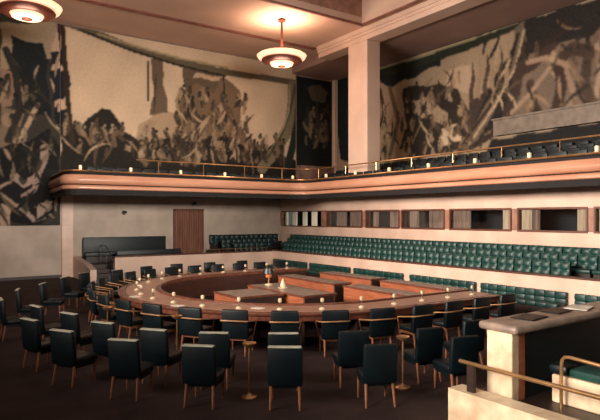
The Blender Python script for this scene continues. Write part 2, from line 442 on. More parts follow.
t = thing('stair_rail', 'short dark metal stair rail at the left end of the gallery', 'handrail', (7.3, LY, 0))
MB().tube([(0,0,.9),(0,.5,1.15),(0,1.2,1.55),(0,2.2,1.55)], .025).build('handrail', M['grey_metal'], t, True)
for y, z0, z1 in ((.1,.17,.95),(1.2,.7,1.55),(2.15,.7,1.55)): MB().tube([(0,y,z0),(0,y,z1)], .018, 6).build('baluster', M['grey_metal'], t)
t = thing('gallery_rail', 'low brass rail along the ledge before the curtained door', 'handrail', (9.5, LY+.2, LH))
MB().tube([(1.2,0,.16),(5.9,0,.16)], .018, 6).build('handrail', M['brass'], t)
for k in range(6): MB().tube([(1.25+.92*k,0,0.0),(1.25+.92*k,0,.16)], .012, 6).build('baluster', M['brass'], t)

# long bench against the back wall
t = thing('long_bench', 'long dark green bench with a plain high back on the left gallery', 'bench', (8.8, YB-.12, F1))
MB().rbox(-2.1, 2.1, -.14, 0, .15, 1.2, .04, 2).build('backrest', M['leather_dark'], t, True)
MB().rbox(-2.1, 2.1, -.62, -.14, .28, .48, .04, 2).build('seat', M['leather_dark'], t, True)
MB().box(-2.05, 2.05, -.55, -.03, 0, .28).build('base', M['wood_dark'], t)
t = thing('long_bench', 'long dark green bench on the back gallery front row by the stair', 'bench', (9.4, LY+1.35, F1))
MB().rbox(-1.6, 1.6, -.12, 0, .1, .62, .04, 2).build('backrest', M['leather_dark'], t, True)
MB().rbox(-1.6, 1.6, -.6, -.12, .25, .42, .04, 2).build('seat', M['leather_dark'], t, True)
MB().box(-1.55, 1.55, -.52, -.03, 0, .25).build('base', M['wood_dark'], t)

# tufted seats of the lower gallery; origin under the back, facing -y
def tuft_pad(w, x0, m):
    """a padded back with a soft bulge in each of 2 x 3 quilted cells"""
    nx, nz = 12, 12; vs = []; fs = []
    for j in range(nz+1):
        for i in range(nx+1):
            u, v = i/nx, j/nz
            b = abs(math.sin(PI*u*2))**.5 * abs(math.sin(PI*v*2))**.5 if True else 0
            vs.append((-w/2 + w*u, -.06 - .055*b + .05*v, .34 + .5*v))
    for j in range(nz):
        for i in range(nx): fs.append((j*(nx+1)+i, j*(nx+1)+i+1, (j+1)*(nx+1)+i+1, (j+1)*(nx+1)+i))
    n = len(vs)
    vs += [(-w/2, .05, .34), (w/2, .05, .34), (w/2, .1, .84), (-w/2, .1, .84)]
    fs += [(n, n+3, n+2, n+1)]
    fs += [tuple([n+3] + [nz*(nx+1)+i for i in range(nx+1)] + [n+2])]
    fs += [tuple([n] + [i for i in range(nx+1)] + [n+1])]
    fs += [tuple([n, n+3] + [j*(nx+1) for j in range(nz, -1, -1)])]
    fs += [tuple([n+1, n+2] + [j*(nx+1)+nx for j in range(nz, -1, -1)])]
    return MB().add(vs, fs)
def tier_seat(m):
    r = thing('theatre_chair', '', 'chair')
    tuft_pad(.6, 0, m).build('backrest', m, r, True)
    MB().rbox(-.3, .3, -.46, -.04, .3, .42, .04, 2).build('seat', m, r, True)
    MB().box(-.27, .27, -.38, 0.04, 0, .3).build('base', M['wood_dark'], r)
    return Maker(r)
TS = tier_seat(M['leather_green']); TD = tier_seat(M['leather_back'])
rows = [(16.28, F1, 'front', 9.1, 24.9), (17.15, F2, 'middle', 4.2, 25.8), (18.02, F3, 'top', 4.2, 26.8)]
for x, z, nm, y0, y1 in rows:
    k = 0; y = y1
    while y > y0:
        k += 1
        TS.place((x, y, z), -PI/2, 'tufted green leather seat in the %s row of the right gallery, %s from the corner' % (nm, ordn(k)), 'seats in the %s row of the right gallery' % nm)
        y -= .64
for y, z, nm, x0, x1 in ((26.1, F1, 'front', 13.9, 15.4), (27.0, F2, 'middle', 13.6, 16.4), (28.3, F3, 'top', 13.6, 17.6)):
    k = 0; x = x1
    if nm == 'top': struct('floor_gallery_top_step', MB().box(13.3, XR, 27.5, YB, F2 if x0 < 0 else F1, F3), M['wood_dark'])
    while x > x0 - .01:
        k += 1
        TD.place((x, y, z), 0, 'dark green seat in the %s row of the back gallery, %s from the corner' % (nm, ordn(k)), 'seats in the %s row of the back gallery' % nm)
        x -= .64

# benches backing on to the right low wall, at floor level
def wall_bench(y0, y1, lab):
    t = thing('wall_bench', lab, 'bench', (LX, (y0+y1)/2, 0), -PI/2, 'benches along the right low wall')
    L = y1-y0; n = int(round(L/.33))
    bk = MB()
    for r_ in range(2):
        for k in range(n): bk.rbox(-L/2+k*L/n, -L/2+(k+1)*L/n, -.16, -.02, .34+.19*r_, .34+.19*(r_+1), .035, 2)
    bk.build('backrest', M['leather_green'], t, True)
    s_ = MB()
    for k in range(n): s_.rbox(-L/2+k*L/n, -L/2+(k+1)*L/n, -.62, -.15, .28, .42, .035, 2)
    s_.build('seat', M['leather_green'], t, True)
    MB().box(-L/2+.03, L/2-.03, -.56, -.01, 0, .29).build('base', M['wood_dark'], t)
bs = [(21.95, 24.9), (18.7, 21.65), (15.5, 18.4), (12.1, 15.1), (8.9, 11.86), (5.7, 8.65)]
for i, (a, b) in enumerate(bs):
    wall_bench(a, b, 'tufted green bench against the right low wall, %s from the far corner' % ordn(i+1))

# ------------------------------------------------------------------ balcony seats (rows seen as dark backs)
r = thing('balcony_chair', '', 'chair')
MB().rbox(-.27, .27, -.05, .06, .3, .86, .04, 2).build('backrest', M['leather_dark'], r, True)
MB().rbox(-.27, .27, -.46, -.05, .3, .42, .04, 2).build('seat', M['leather_dark'], r, True)
MB().box(-.03, .03, -.3, -.05, 0, .3).build('pedestal', M['wood_dark'], r)
BS = Maker(r)
for x, z, nm, y1 in ((17.1, 4.15, 'front', 22.6), (19.15, 4.35, 'second', 20.2), (20.15, 4.6, 'third', 26.5), (21.15, 4.85, 'fourth', 26.5), (22.0, 5.1, 'rear', 26.5)):
    y = y1; k = 0
    while y > 5.5:
        k += 1
        BS.place((x, y, z), -PI/2, 'dark green balcony seat in the %s row above the windows, %s from the corner' % (nm, ordn(k)), 'seats in the %s row of the right balcony' % nm)
        y -= .66
for y, z, nm in ((24.8, 4.15, 'front'), (26.4, 4.35, 'rear')):
    x = 16.6; k = 0
    while x > 6.2:
        k += 1
        BS.place((x, y, z), 0, 'dark green balcony seat in the %s row below the back painting, %s from the right' % (nm, ordn(k)), 'seats in the %s row of the back balcony' % nm)
        x -= .66

# ------------------------------------------------------------------ paintings
def canvas(name, label, axis, u0, u1, z0, z1, step, base, shapes, crowds, seed, at, cols, bs=1.0, strokes=()):
    """painted cloth: a fine grid whose vertex colours carry the painting, mounted on a thin stretcher"""
    nu = int((u1-u0)/step); nz = int((z1-z0)/step)
    U, Z = np.meshgrid(np.linspace(u0, u1, nu+1), np.linspace(z0, z1, nz+1))
    rng = np.random.default_rng(seed)
    C = np.zeros(U.shape+(3,)); C[:] = base
    def inside(P):
        m = np.zeros(U.shape, bool); n = len(P)
        for i in range(n):
            (x1, y1), (x2, y2) = P[i], P[(i+1) % n]
            if y1 == y2: continue
            cr = ((y1 > Z) != (y2 > Z)) & (U < (x2-x1)*(Z-y1)/(y2-y1)+x1)
            m ^= cr
        return m
    wob_u = .06*np.sin(Z*2.1+seed)+.03*np.sin(Z*5+U*2); U0 = U.copy(); Z0 = Z.copy()
    for kind, c, wd, P in shapes:
        if kind == 'poly':
            U = U0+wob_u; Z = Z0+.07*np.sin(U0*3.3)
            C[inside(P)] = c; U = U0; Z = Z0
        else:
            d = np.full(U.shape, 1e9)
            for (x1, y1), (x2, y2) in zip(P, P[1:]):
                L2 = (x2-x1)**2+(y2-y1)**2
                t = np.clip(((U-x1)*(x2-x1)+(Z-y1)*(y2-y1))/L2, 0, 1)
                d = np.minimum(d, np.hypot(U-x1-t*(x2-x1), Z-y1-t*(y2-y1)))
            C[d < wd/2] = c
    for (a0, b0), (a1, b1), n in crowds:
        for k in range(n):
            cu = rng.uniform(min(a0,a1), max(a0,a1)); cz = rng.uniform(min(b0,b1), max(b0,b1))
            ru = bs*rng.uniform(.09,.2); rz = bs*rng.uniform(.16,.42); an = rng.uniform(-.7,.7)
            du, dz = U-cu, Z-cz
            e = ((du*math.cos(an)+dz*math.sin(an))/ru)**2 + ((-du*math.sin(an)+dz*math.cos(an))/rz)**2
            c = np.array(cols[rng.integers(len(cols))], float)
            C[e < 1] = C[e < 1]*.25 + c*.75
            C[((du-.02)**2+(dz-rz*1.1)**2) < (.10*bs)**2] = c*.9
    for (a0, b0), (a1, b1), n in strokes:
        for k in range(n):
            cu = rng.uniform(min(a0,a1), max(a0,a1)); cz = rng.uniform(min(b0,b1), max(b0,b1))
            L = rng.uniform(.35,.9); w_ = rng.uniform(.035,.09); an = rng.uniform(-1.1,1.1); bend = rng.uniform(-.5,.5)
            p_ = (U-cu)*math.cos(an)+(Z-cz)*math.sin(an); q_ = -(U-cu)*math.sin(an)+(Z-cz)*math.cos(an)
            e = (np.abs(q_) < L) & (np.abs(p_-bend*q_*q_) < w_*(1-(q_/L)**2))
            C[e] = np.array(cols[rng.integers(len(cols))], float)
    for _ in range(1):
        E = np.pad(C, ((1,1),(1,1),(0,0)), 'edge')
        C = (E[:-2,1:-1]+E[2:,1:-1]+E[1:-1,:-2]+E[1:-1,2:]+2*C)/6
    n_ = sum(np.sin(U*a+Z*b+p) for a, b, p in ((1.3,2.1,.3),(3.1,-1.7,2),(.7,.9,1)))/3
    C = np.clip(C*(1+.05*n_[...,None]) + rng.normal(0, 3, U.shape)[...,None], 0, 255)/255
    lin = np.where(C <= .04045, C/12.92, ((C+.055)/1.055)**2.4)
    if axis == 'Y': V = np.stack([U, np.full(U.shape, at), Z], -1)
    else: V = np.stack([np.full(U.shape, at), U, Z], -1)
    V = V.reshape(-1, 3); N = nu+1
    idx = (np.arange(nz)[:,None]*N + np.arange(nu)[None]).reshape(-1)
    F = np.stack([idx, idx+1, idx+N+1, idx+N], -1)
    nv = len(V); off = np.array([0, .05, 0]) if axis == 'Y' else np.array([.05, 0, 0])
    cor = [0, nu, nz*N+nu, nz*N]
    V = np.concatenate([V, V[cor]+off])
    faces = F.tolist() + [[nv, nv+1, nv+2, nv+3]]
    sides = [list(range(0, N)), [j*N+nu for j in range(nz+1)], [nz*N+i for i in range(nu, -1, -1)], [j*N for j in range(nz, -1, -1)]]
    for q in range(4): faces.append(sides[q] + [nv+(q+1) % 4, nv+q])
    me = bpy.data.meshes.new(name); me.from_pydata(V.tolist(), [], faces)
    ca = me.color_attributes.new('Col', 'FLOAT_COLOR', 'POINT')
    buf = np.ones((len(V), 4), np.float32); buf[:nv,:3] = lin.reshape(-1,3); buf[nv:,:3] = .1
    ca.data.foreach_set('color', buf.reshape(-1))
    me.materials.append(M['canvas'])
    o = bpy.data.objects.new(name, me); col.objects.link(o)
    return tag(o, label, 'painting', None)
SEP = [(168,146,118),(120,98,76),(60,50,40),(40,36,30),(142,120,94),(86,70,56)]
DRK = [(60,52,42),(34,32,28),(90,78,60),(46,42,34),(112,98,78)]
BACK_SHAPES = [
 ('poly', (186, 160, 136), 0, [(5.61, 12.39), (5.79, 12.42), (6.29, 7.01), (5.61, 6.95)]),
 ('poly', (24, 28, 36), 0, [(5.61, 10.77), (5.92, 11.01), (6.01, 10.35), (5.61, 10.1)]),
 ('poly', (24, 28, 36), 0, [(5.61, 9.81), (6.01, 10.07), (6.15, 9.31), (5.83, 8.6), (5.61, 8.48)]),
 ('poly', (24, 28, 36), 0, [(5.61, 7.91), (6.2, 8.21), (6.29, 7.59), (5.61, 7.33)]),
 ('poly', (112, 92, 72), 0, [(11.2, 7.54), (11.65, 9.2), (12.34, 10.26), (13.23, 10.94), (14.46, 10.78), (15.42, 10.22), (15.42, 8.49), (16.42, 6.83), (14.78, 5.86), (11.76, 5.7)]),
 ('poly', (165, 140, 112), 0, [(9.06, 6.23), (9.57, 7.66), (10.65, 8.55), (11.76, 8.4), (12.05, 7.08), (10.92, 5.66)]),
 ('poly', (150, 128, 104), 0, [(8.45, 5.53), (10.1, 8.07), (10.54, 7.91), (9.57, 5.59)]),
 ('poly', (98, 82, 66), 0, [(10.21, 11.23), (10.92, 11.23), (10.81, 9.89), (11.09, 8.38), (10.1, 8.28), (10.27, 9.82)]),
 ('poly', (90, 76, 60), 0, [(11.99, 11.3), (14.52, 11.36), (13.78, 9.9), (12.69, 10.2), (11.99, 9.67)]),
 ('poly', (176, 152, 124), 0, [(12.69, 10.75), (14.27, 10.87), (14.15, 10.62), (12.57, 10.46)]),
 ('poly', (34, 31, 26), 0, [(5.7, 4.86), (5.7, 7.29), (6.24, 7.49), (6.7, 7.29), (7.18, 7.78), (7.71, 8.33), (8.15, 8.33), (8.45, 7.91), (8.8, 7.18), (9.57, 6.78), (10.92, 6.99), (12.05, 7.18), (12.93, 7.03), (13.84, 7.55), (15.1, 7.31), (16.22, 6.82), (16.9, 6.75), (17.8, 7.41), (18.37, 6.48), (19.63, 6.43), (19.63, 5.19)]),
 ('line', (60, 54, 44), 0.1, [(10.0, 10.98), (10.0, 9.0)]),
 ('line', (60, 54, 44), 0.08, [(10.43, 10.37), (10.32, 8.41)]),
 ('line', (50, 44, 36), 0.09, [(14.34, 11.21), (14.46, 9.53)]),
 ('line', (46, 34, 26), 0.22, [(5.79, 12.23), (5.97, 9.48), (6.2, 6.86)]),
 ('line', (92, 82, 64), 0.34, [(5.61, 12.29), (7.46, 11.97), (9.47, 11.52), (11.65, 11.24), (14.78, 11.11), (19.63, 11.2)]),
 ('line', (150, 134, 102), 0.12, [(7.46, 11.97), (9.47, 11.67), (11.65, 11.46), (14.65, 11.37)]),
 ('line', (40, 38, 30), 0.12, [(6.61, 12.01), (9.06, 11.45), (11.65, 11.08), (14.46, 10.89)]),
 ('line', (120, 110, 86), 0.7, [(19.1, 10.94), (19.03, 9.46), (18.74, 8.21), (17.87, 6.93), (16.9, 5.8)]),
 ('line', (78, 78, 60), 0.16, [(19.25, 10.96), (18.88, 9.32), (18.3, 7.93), (17.31, 6.42)]),
 ('line', (160, 146, 116), 0.14, [(18.88, 10.92), (18.81, 9.44), (18.45, 8.43), (17.87, 7.53)]),
 ('line', (34, 42, 36), 0.5, [(19.55, 11.13), (19.48, 8.89), (19.1, 7.32), (18.74, 6.07)]),
]
BACK_CROWDS = [
 ((5.7, 7.53), (8.8, 6.82), 26),
 ((9.57, 7.3), (12.93, 5.77), 70),
 ((11.54, 9.83), (15.95, 6.22), 190),
 ((15.75, 7.66), (18.52, 6.24), 26),
 ((5.7, 6.67), (18.88, 6.08), 60),
]
LEFT_SHAPES = [
 ('poly', (150, 132, 108), 0, [(3.16, 11.62), (5.7, 12.31), (5.7, 10.4), (4.39, 10.19), (3.16, 9.32)]),
 ('poly', (140, 115, 96), 0, [(3.16, 9.54), (4.23, 9.47), (4.39, 8.33), (3.16, 7.73)]),
 ('poly', (22, 28, 30), 0, [(3.56, 11.15), (4.91, 11.02), (5.17, 9.84), (5.26, 7.49), (4.39, 7.87), (4.06, 9.22), (3.64, 9.98)]),
 ('poly', (120, 104, 84), 0, [(3.16, 7.82), (4.14, 7.75), (3.73, 5.97), (3.16, 5.48)]),
 ('line', (40, 38, 36), 0.3, [(3.4, 10.49), (3.81, 9.41), (3.97, 7.82), (3.48, 6.4)]),
 ('line', (168, 146, 118), 0.22, [(4.73, 8.19), (4.23, 7.02), (3.48, 5.77), (3.24, 5.48)]),
 ('poly', (176, 150, 128), 0, [(5.26, 10.99), (5.7, 12.02), (5.97, 10.44), (6.24, 7.2), (5.52, 7.04)]),
 ('poly', (24, 28, 36), 0, [(5.26, 10.61), (5.83, 10.9), (5.88, 10.43), (5.3, 10.05)]),
 ('poly', (24, 28, 36), 0, [(5.26, 9.67), (5.7, 10.02), (5.88, 9.28), (5.7, 8.58), (5.3, 8.25), (5.52, 9.13)]),
 ('poly', (24, 28, 36), 0, [(5.43, 7.79), (6.06, 8.15), (6.15, 7.48), (5.52, 7.33)]),
 ('line', (44, 30, 26), 0.2, [(5.65, 12.21), (5.97, 9.48), (6.29, 6.62)]),
 ('poly', (20, 20, 22), 0, [(3.16, 5.93), (4.39, 6.48), (5.26, 7.02), (5.79, 6.11), (5.34, 4.18), (5.61, 3.14), (4.82, 2.57), (3.48, 2.67), (3.16, 3.04)]),
 ('line', (150, 128, 116), 0.34, [(3.73, 4.78), (4.14, 4.42), (4.65, 4.72), (4.99, 5.58), (4.99, 6.15)]),
 ('line', (150, 128, 116), 0.26, [(4.14, 3.87), (4.56, 4.16), (4.73, 4.63)]),
 ('poly', (160, 138, 122), 0, [(4.82, 3.51), (5.43, 3.61), (5.08, 2.76), (4.65, 2.67)]),
 ('line', (160, 140, 126), 0.22, [(3.89, 3.41), (4.23, 3.13), (4.56, 2.76)]),
 ('poly', (170, 146, 126), 0, [(3.16, 3.49), (3.64, 3.31), (3.56, 2.22), (3.16, 2.22)]),
]
LEFT_CROWDS = [
 ((3.16, 9.32), (4.82, 6.51), 16),
 ((3.36, 5.94), (5.52, 2.76), 8),
]
RIGHT_SHAPES = [
 ('poly', (30, 30, 30), 0, [(16.49, 6.52), (10.69, 6.71), (10.69, 5.1), (17.16, 5.06)]),
 ('poly', (24, 34, 38), 0, [(28.94, 13.17), (26.71, 12.66), (26.71, 6.44), (27.9, 6.54)]),
 ('poly', (28, 30, 30), 0, [(24.51, 11.44), (21.03, 11.23), (19.65, 11.28), (19.65, 10.81), (21.4, 10.56), (23.17, 10.36), (24.17, 10.67)]),
 ('poly', (150, 128, 104), 0, [(24.51, 10.5), (22.54, 9.9), (22.85, 7.81), (23.5, 6.17), (24.51, 5.96)]),
 ('line', (92, 78, 62), 0.3, [(23.34, 10.27), (22.7, 8.35), (23.34, 6.44)]),
 ('line', (60, 52, 44), 0.25, [(24.17, 10.32), (23.67, 8.49), (23.83, 6.32)]),
 ('poly', (46, 40, 34), 0, [(22.38, 9.98), (21.4, 10.12), (20.47, 9.73), (19.65, 9.88), (18.48, 9.25), (17.87, 8.15), (17.75, 6.18), (19.65, 6.26), (21.18, 5.98), (22.54, 6.65), (22.07, 8.26)]),
 ('poly', (176, 152, 126), 0, [(19.25, 10.32), (17.75, 10.39), (17.63, 8.99), (18.36, 9.13), (19.25, 9.7)]),
 ('poly', (160, 138, 112), 0, [(21.62, 9.29), (20.33, 9.17), (19.12, 8.25), (19.25, 7.66), (21.03, 8.22)]),
 ('poly', (190, 168, 140), 0, [(19.65, 7.5), (18.48, 7.55), (18.24, 6.62), (19.78, 6.59)]),
 ('poly', (60, 50, 42), 0, [(17.75, 8.62), (16.05, 8.98), (15.42, 10.04), (16.05, 7.87), (17.51, 6.35), (18.24, 6.72)]),
 ('poly', (38, 34, 32), 0, [(14.81, 11.68), (11.3, 11.61), (11.3, 9.48), (13.12, 10.18), (14.51, 10.01), (15.62, 7.34), (17.75, 6.37), (18.36, 6.24)]),
 ('poly', (112, 96, 82), 0, [(14.51, 10.1), (11.3, 10.27), (11.3, 7.35), (16.05, 7.4)]),
 ('line', (36, 40, 30), 0.5, [(24.51, 11.32), (21.03, 11.23), (17.75, 11.36), (14.81, 11.68)]),
 ('line', (140, 132, 100), 0.1, [(24.51, 11.56), (21.03, 11.5), (17.75, 11.56), (14.91, 11.71)]),
 ('poly', (100, 86, 70), 0, [(15.21, 11.44), (14.71, 11.66), (14.81, 10.35), (16.05, 8.33), (17.28, 6.61), (18.48, 6.05), (18.24, 6.72), (16.6, 8.43), (15.52, 10.07)]),
 ('line', (40, 32, 28), 0.14, [(15.11, 11.14), (15.52, 9.79), (16.6, 8.14), (18.36, 6.34)]),
 ('line', (170, 150, 122), 0.12, [(14.81, 11.24), (15.21, 9.72), (16.27, 8.18), (17.87, 6.39)]),
 ('line', (40, 34, 30), 0.1, [(14.76, 10.78), (15.01, 9.5), (16.05, 7.87)]),
 ('poly', (74, 60, 50), 0, [(17.75, 8.72), (17.63, 10.55), (17.45, 9.54), (17.51, 8.39)]),
 ('poly', (140, 118, 94), 0, [(17.34, 8.79), (17.22, 10.65), (17.05, 9.65), (17.11, 8.47)]),
 ('poly', (74, 60, 50), 0, [(16.93, 8.87), (16.82, 10.75), (16.65, 9.76), (16.71, 8.54)]),
 ('poly', (140, 118, 94), 0, [(16.54, 8.93), (16.43, 10.84), (16.27, 9.86), (16.32, 8.61)]),
 ('poly', (74, 60, 50), 0, [(16.16, 9.0), (16.05, 10.93), (15.89, 9.97), (15.94, 8.68)]),
 ('poly', (140, 118, 94), 0, [(15.78, 9.07), (15.68, 11.02), (15.52, 10.07), (15.57, 8.75)]),
 ('line', (60, 48, 42), 0.5, [(14.91, 9.92), (15.21, 8.86), (15.62, 7.71)]),
 ('line', (60, 46, 40), 0.45, [(15.01, 9.41), (14.42, 9.55), (13.48, 10.19)]),
 ('line', (70, 54, 46), 0.4, [(14.51, 8.77), (14.32, 7.86), (14.22, 7.23)]),
 ('line', (64, 50, 44), 0.5, [(13.12, 9.51), (12.6, 9.89), (11.85, 9.54)]),
 ('line', (60, 46, 40), 0.5, [(13.3, 9.55), (13.03, 8.48), (13.3, 7.35)]),
 ('line', (72, 58, 50), 0.45, [(11.93, 9.32), (12.1, 8.3), (11.77, 7.43)]),
 ('line', (150, 126, 106), 0.22, [(13.66, 9.21), (14.61, 8.26), (15.62, 7.53)]),
 ('line', (150, 124, 102), 0.25, [(14.61, 9.77), (13.66, 9.72), (12.69, 9.16)]),
 ('line', (140, 118, 98), 0.22, [(12.86, 9.03), (12.52, 7.97), (12.77, 7.35)]),
 ('line', (158, 134, 112), 0.2, [(11.61, 9.96), (11.45, 8.73), (11.61, 7.72)]),
 ('line', (50, 40, 36), 0.3, [(15.42, 7.4), (16.6, 6.73), (17.75, 6.28)]),
 ('line', (44, 36, 32), 0.4, [(14.03, 10.42), (13.3, 10.57), (12.86, 10.95)]),
]
RIGHT_CROWDS = [
 ((22.38, 9.98), (17.87, 5.94), 70),
 ((24.0, 8.54), (21.03, 5.97), 20),
 ((14.81, 10.35), (11.45, 7.06), 16),
]
NICHE_SHAPES = [
 ('poly', (24, 28, 28), 0, [(19.33, 11.59), (22.96, 11.72), (22.96, 6.62), (19.33, 6.41)]),
 ('poly', (84, 74, 62), 0, [(20.23, 10.97), (21.17, 11.35), (21.81, 10.92), (21.65, 10.26), (20.54, 10.13)]),
 ('line', (70, 62, 50), 0.3, [(22.3, 10.47), (22.13, 8.83), (22.46, 7.57)]),
]
NICHE_CROWDS = [
 ((20.08, 9.95), (21.81, 7.46), 44),
]

canvas('wall_painting', 'huge sepia painting of crowds under a draped cloth on the back wall', 'Y', 5.72, 19.3, 4.6, 12.12, .05, (196,172,144), BACK_SHAPES, BACK_CROWDS, 4, YB-.05, SEP, .8, [((11.5,6.2),(16.2,9.0),30),((6.0,6.0),(18.5,6.9),24)])
canvas('wall_painting', 'dark olive swirling painting at the far left reaching below the balcony', 'Y', -1.5, 5.7, 2.5, 12.12, .045, (52,50,44), LEFT_SHAPES, LEFT_CROWDS, 7, YB-.05, DRK+[(150,130,108),(22,26,28)], 1.0, [((-1.5,2.6),(5.6,10.8),130)])
canvas('wall_painting', 'long sepia painting with figures and a draped cloth on the right wall', 'X', 3.0, 28.1, 4.9, 11.65, .06, (150,130,106), RIGHT_SHAPES, RIGHT_CROWDS, 11, XU-.05, SEP, .9, [((9.0,7.4),(17.0,11.3),45),((17.0,5.2),(26.0,10.2),60)])
canvas('wall_painting', 'narrow dark painting in the corner behind the square column', 'Y', 19.4, 22.1, 6.1, 11.6, .05, (28,30,28), NICHE_SHAPES, NICHE_CROWDS, 5, YB-.05, [(110,98,78),(64,58,48),(130,116,92),(40,40,36)])

# ------------------------------------------------------------------ pendant lamps
def pendant():
    r = thing('pendant_lamp', '', 'lamp')       # origin at the ceiling
    MB().lathe([(.14,0),(.14,-.05),(.2,-.09),(.05,-.12)], n=20).build('ceiling_rose', M['lamp_rim'], r, True)
    MB().tube([(0,0,-.1),(0,0,-1.75)], .055, 10).build('rod', M['lamp_rim'], r, True)
    MB().lathe([(.25,-1.72),(.7,-1.70),(1.08,-1.66),(1.17,-1.72),(1.1,-1.84),(.95,-1.88),(.25,-1.82)], n=48).build('upper_dish', M['glow'], r, True)
    MB().lathe([(.2,-1.83),(.93,-1.885),(.96,-1.95),(.84,-2.04),(.58,-2.06),(.2,-2.0)], n=48).build('rim_ring', M['lamp_rim'], r, True)
    ld = MB().lathe([(.2,-2.02),(.56,-2.065),(.5,-2.16),(.3,-2.2),(.1,-2.2)], n=40).build('lower_dish', M['glow'], r, True)
    MB().lathe([(.18,-2.19),(.17,-2.24),(.05,-2.27)], n=20).build('finial', M['lamp_rim'], ld, True)
    return Maker(r)
PD = pendant()
for (x, y), lab in (((14.2, 22.1), 'round tiered pendant lamp hanging near the column'), ((3.3, 22.0), 'round tiered pendant lamp cut off by the top left corner')):
    PD.place((x, y, ZC), 0, lab, 'round pendant ceiling lamps')
    l = bpy.data.lights.new('pendant_uplight', 'SPOT'); l.energy = 900; l.color = (1, .70, .48); l.shadow_soft_size = .5; l.spot_size = math.radians(165); l.spot_blend = 1
    o = bpy.data.objects.new('pendant_uplight', l); o.location = (x, y, ZC-1.45); o.rotation_euler = (PI, 0, 0); col.objects.link(o)
    l = bpy.data.lights.new('pendant_downlight', 'POINT'); l.energy = 160; l.color = (1, .74, .54); l.shadow_soft_size = .5
    o = bpy.data.objects.new('pendant_downlight', l); o.location = (x, y, ZC-2.9); col.objects.link(o)

# ------------------------------------------------------------------ horseshoe table
CX, CY, AX, KX = 9.55, 14.65, 13.2, .94
def stadium(r, n=40):
    """far arm tip -> round the left -> near arm tip, with outward normals"""
    P = [((AX, CY+r), (0, 1)), ((AX-1.8, CY+r), (0, 1))]
    for k in range(n+1):
        a = PI/2 + PI*k/n; q = Vector((math.cos(a), KX*math.sin(a))).normalized(); P.append(((CX+r*KX*math.cos(a), CY+r*math.sin(a)), (q.x, q.y)))
    P += [((AX-1.8, CY-r), (0, -1)), ((AX, CY-r), (0, -1))]
    return P
tb = thing('horseshoe_table', 'large horseshoe conference table of reddish wood in the middle of the floor', 'table', (0,0,0))
sp = stadium(4.0)
MB().sweep(sp, [(0,.70),(0,.76),(1.2,.76),(1.22,.74),(1.2,.70)]).build('tabletop', M['wood_top'], tb)
MB().sweep(stadium(4.16), [(0,.76),(0,.766),(.84,.766),(.84,.76)]).build('writing_surface', M['writing'], tb)
MB().sweep(sp, [(.02,.02),(.02,.70),(.08,.70),(.08,.02)]).build('inner_panel', M['panel_dark'], tb)
MB().sweep(sp, [(.0,.76),(.0,.80),(.1,.80),(.1,.76)]).build('inner_ledge', M['wood_top'], tb)
for i, (p, q) in enumerate(stadium(5.0, 12)):
    if i == 0: MB().sweep(sp, [(1.12,.58),(1.12,.70),(1.16,.70),(1.16,.58)]).build('outer_apron', M['wood_top'], tb)
    b = MB(); a = math.atan2(q[1], q[0]); m4 = Matrix.Translation((p[0], p[1], 0)) @ Matrix.Rotation(a, 4, 'Z')
    b.box(-.9, .1, -.03, .03, 0, .70, m4); b.build('support_panel', M['wood_dark'], tb)

def path_points(r, step, start, n=None):
    P = [p for p in stadium(r, 80)]; out = []; acc = start; tot = 0
    for (a, na), (b, nb) in zip(P, P[1:]):
        L = math.dist(a, b)
        while acc <= tot + L:
            t = (acc-tot)/L
            out.append(((a[0]+(b[0]-a[0])*t, a[1]+(b[1]-a[1])*t), (na[0]+(nb[0]-na[0])*t, na[1]+(nb[1]-na[1])*t))); acc += step
        tot += L
    return out

# chairs; origin on the floor under the seat, facing +y
def chair(name, armed, piped=True):
    r = thing(name, '', 'chair')
    tilt = Matrix.Translation((0,-.24,.36)) @ Matrix.Rotation(math.radians(5), 4, 'X')
    bw = .29 if armed else .265
    bk = MB().rbox(-bw, bw, -.05, .05, 0, .61, .035, 2, tilt).build('backrest', M['leather'], r, True)
    MB().rbox(-.26, .26, -.22, .28, .36, .49, .045, 3).build('seat', M['leather'], r, True)
    MB().box(-.24, .24, -.22, .24, .31, .37).build('seat_frame', M['leg_wood'] if armed else M['leather'], r)
    for sx in (-1, 1):
        MB().tube([(sx*.22, .22, .34), (sx*.225, .23, 0)], [.026, .015], 8).build('leg', M['leg_wood'], r, True)
        MB().tube([(sx*.21, -.22, .36), (sx*.225, -.29, 0)], [.028, .016], 8).build('leg', M['leg_wood'], r, True)
    if armed:
        K = .93; P = [(-.33,.2,.66),(-.335,0,.69),(-.335,-.2,.72),(-.32,-.34,.74),(-.24,-.375,.745),(.24,-.375,.745),(.32,-.34,.74),(.335,-.2,.72),(.335,0,.69),(.33,.2,.66)]
        ar = MB().tube([(K*q[0], q[1], q[2]) for q in P], .015, 8).build('arm_rail', M['rail_wood'], r, True)
        for sx in (-1, 1): MB().tube([(sx*.33,.17,.66),(sx*.25,.2,.34)], .015, 6).build('arm_support', M['leg_wood'], ar, True)
    elif piped:
        MB().rbox(-.25, .25, -.062, .03, .593, .612, .008, 1, tilt).build('top_piping', M['trim_cloth'], bk)
    return Maker(r)
CA = chair('armchair', True); CB = chair('side_chair', False); CD = chair('side_chair', False, False)
def faced(n): return math.atan2(-n[1], -n[0]) - PI/2       # turn so that +y looks inwards
TSTART = 0.0
tc = path_points(5.80, 1.0, TSTART)
for i, (p, n) in enumerate(tc):
    CA.place((p[0], p[1], 0), faced(n), 'dark teal armchair at the horseshoe table, %s from its far tip' % ordn(i+1), 'armchairs round the horseshoe table')

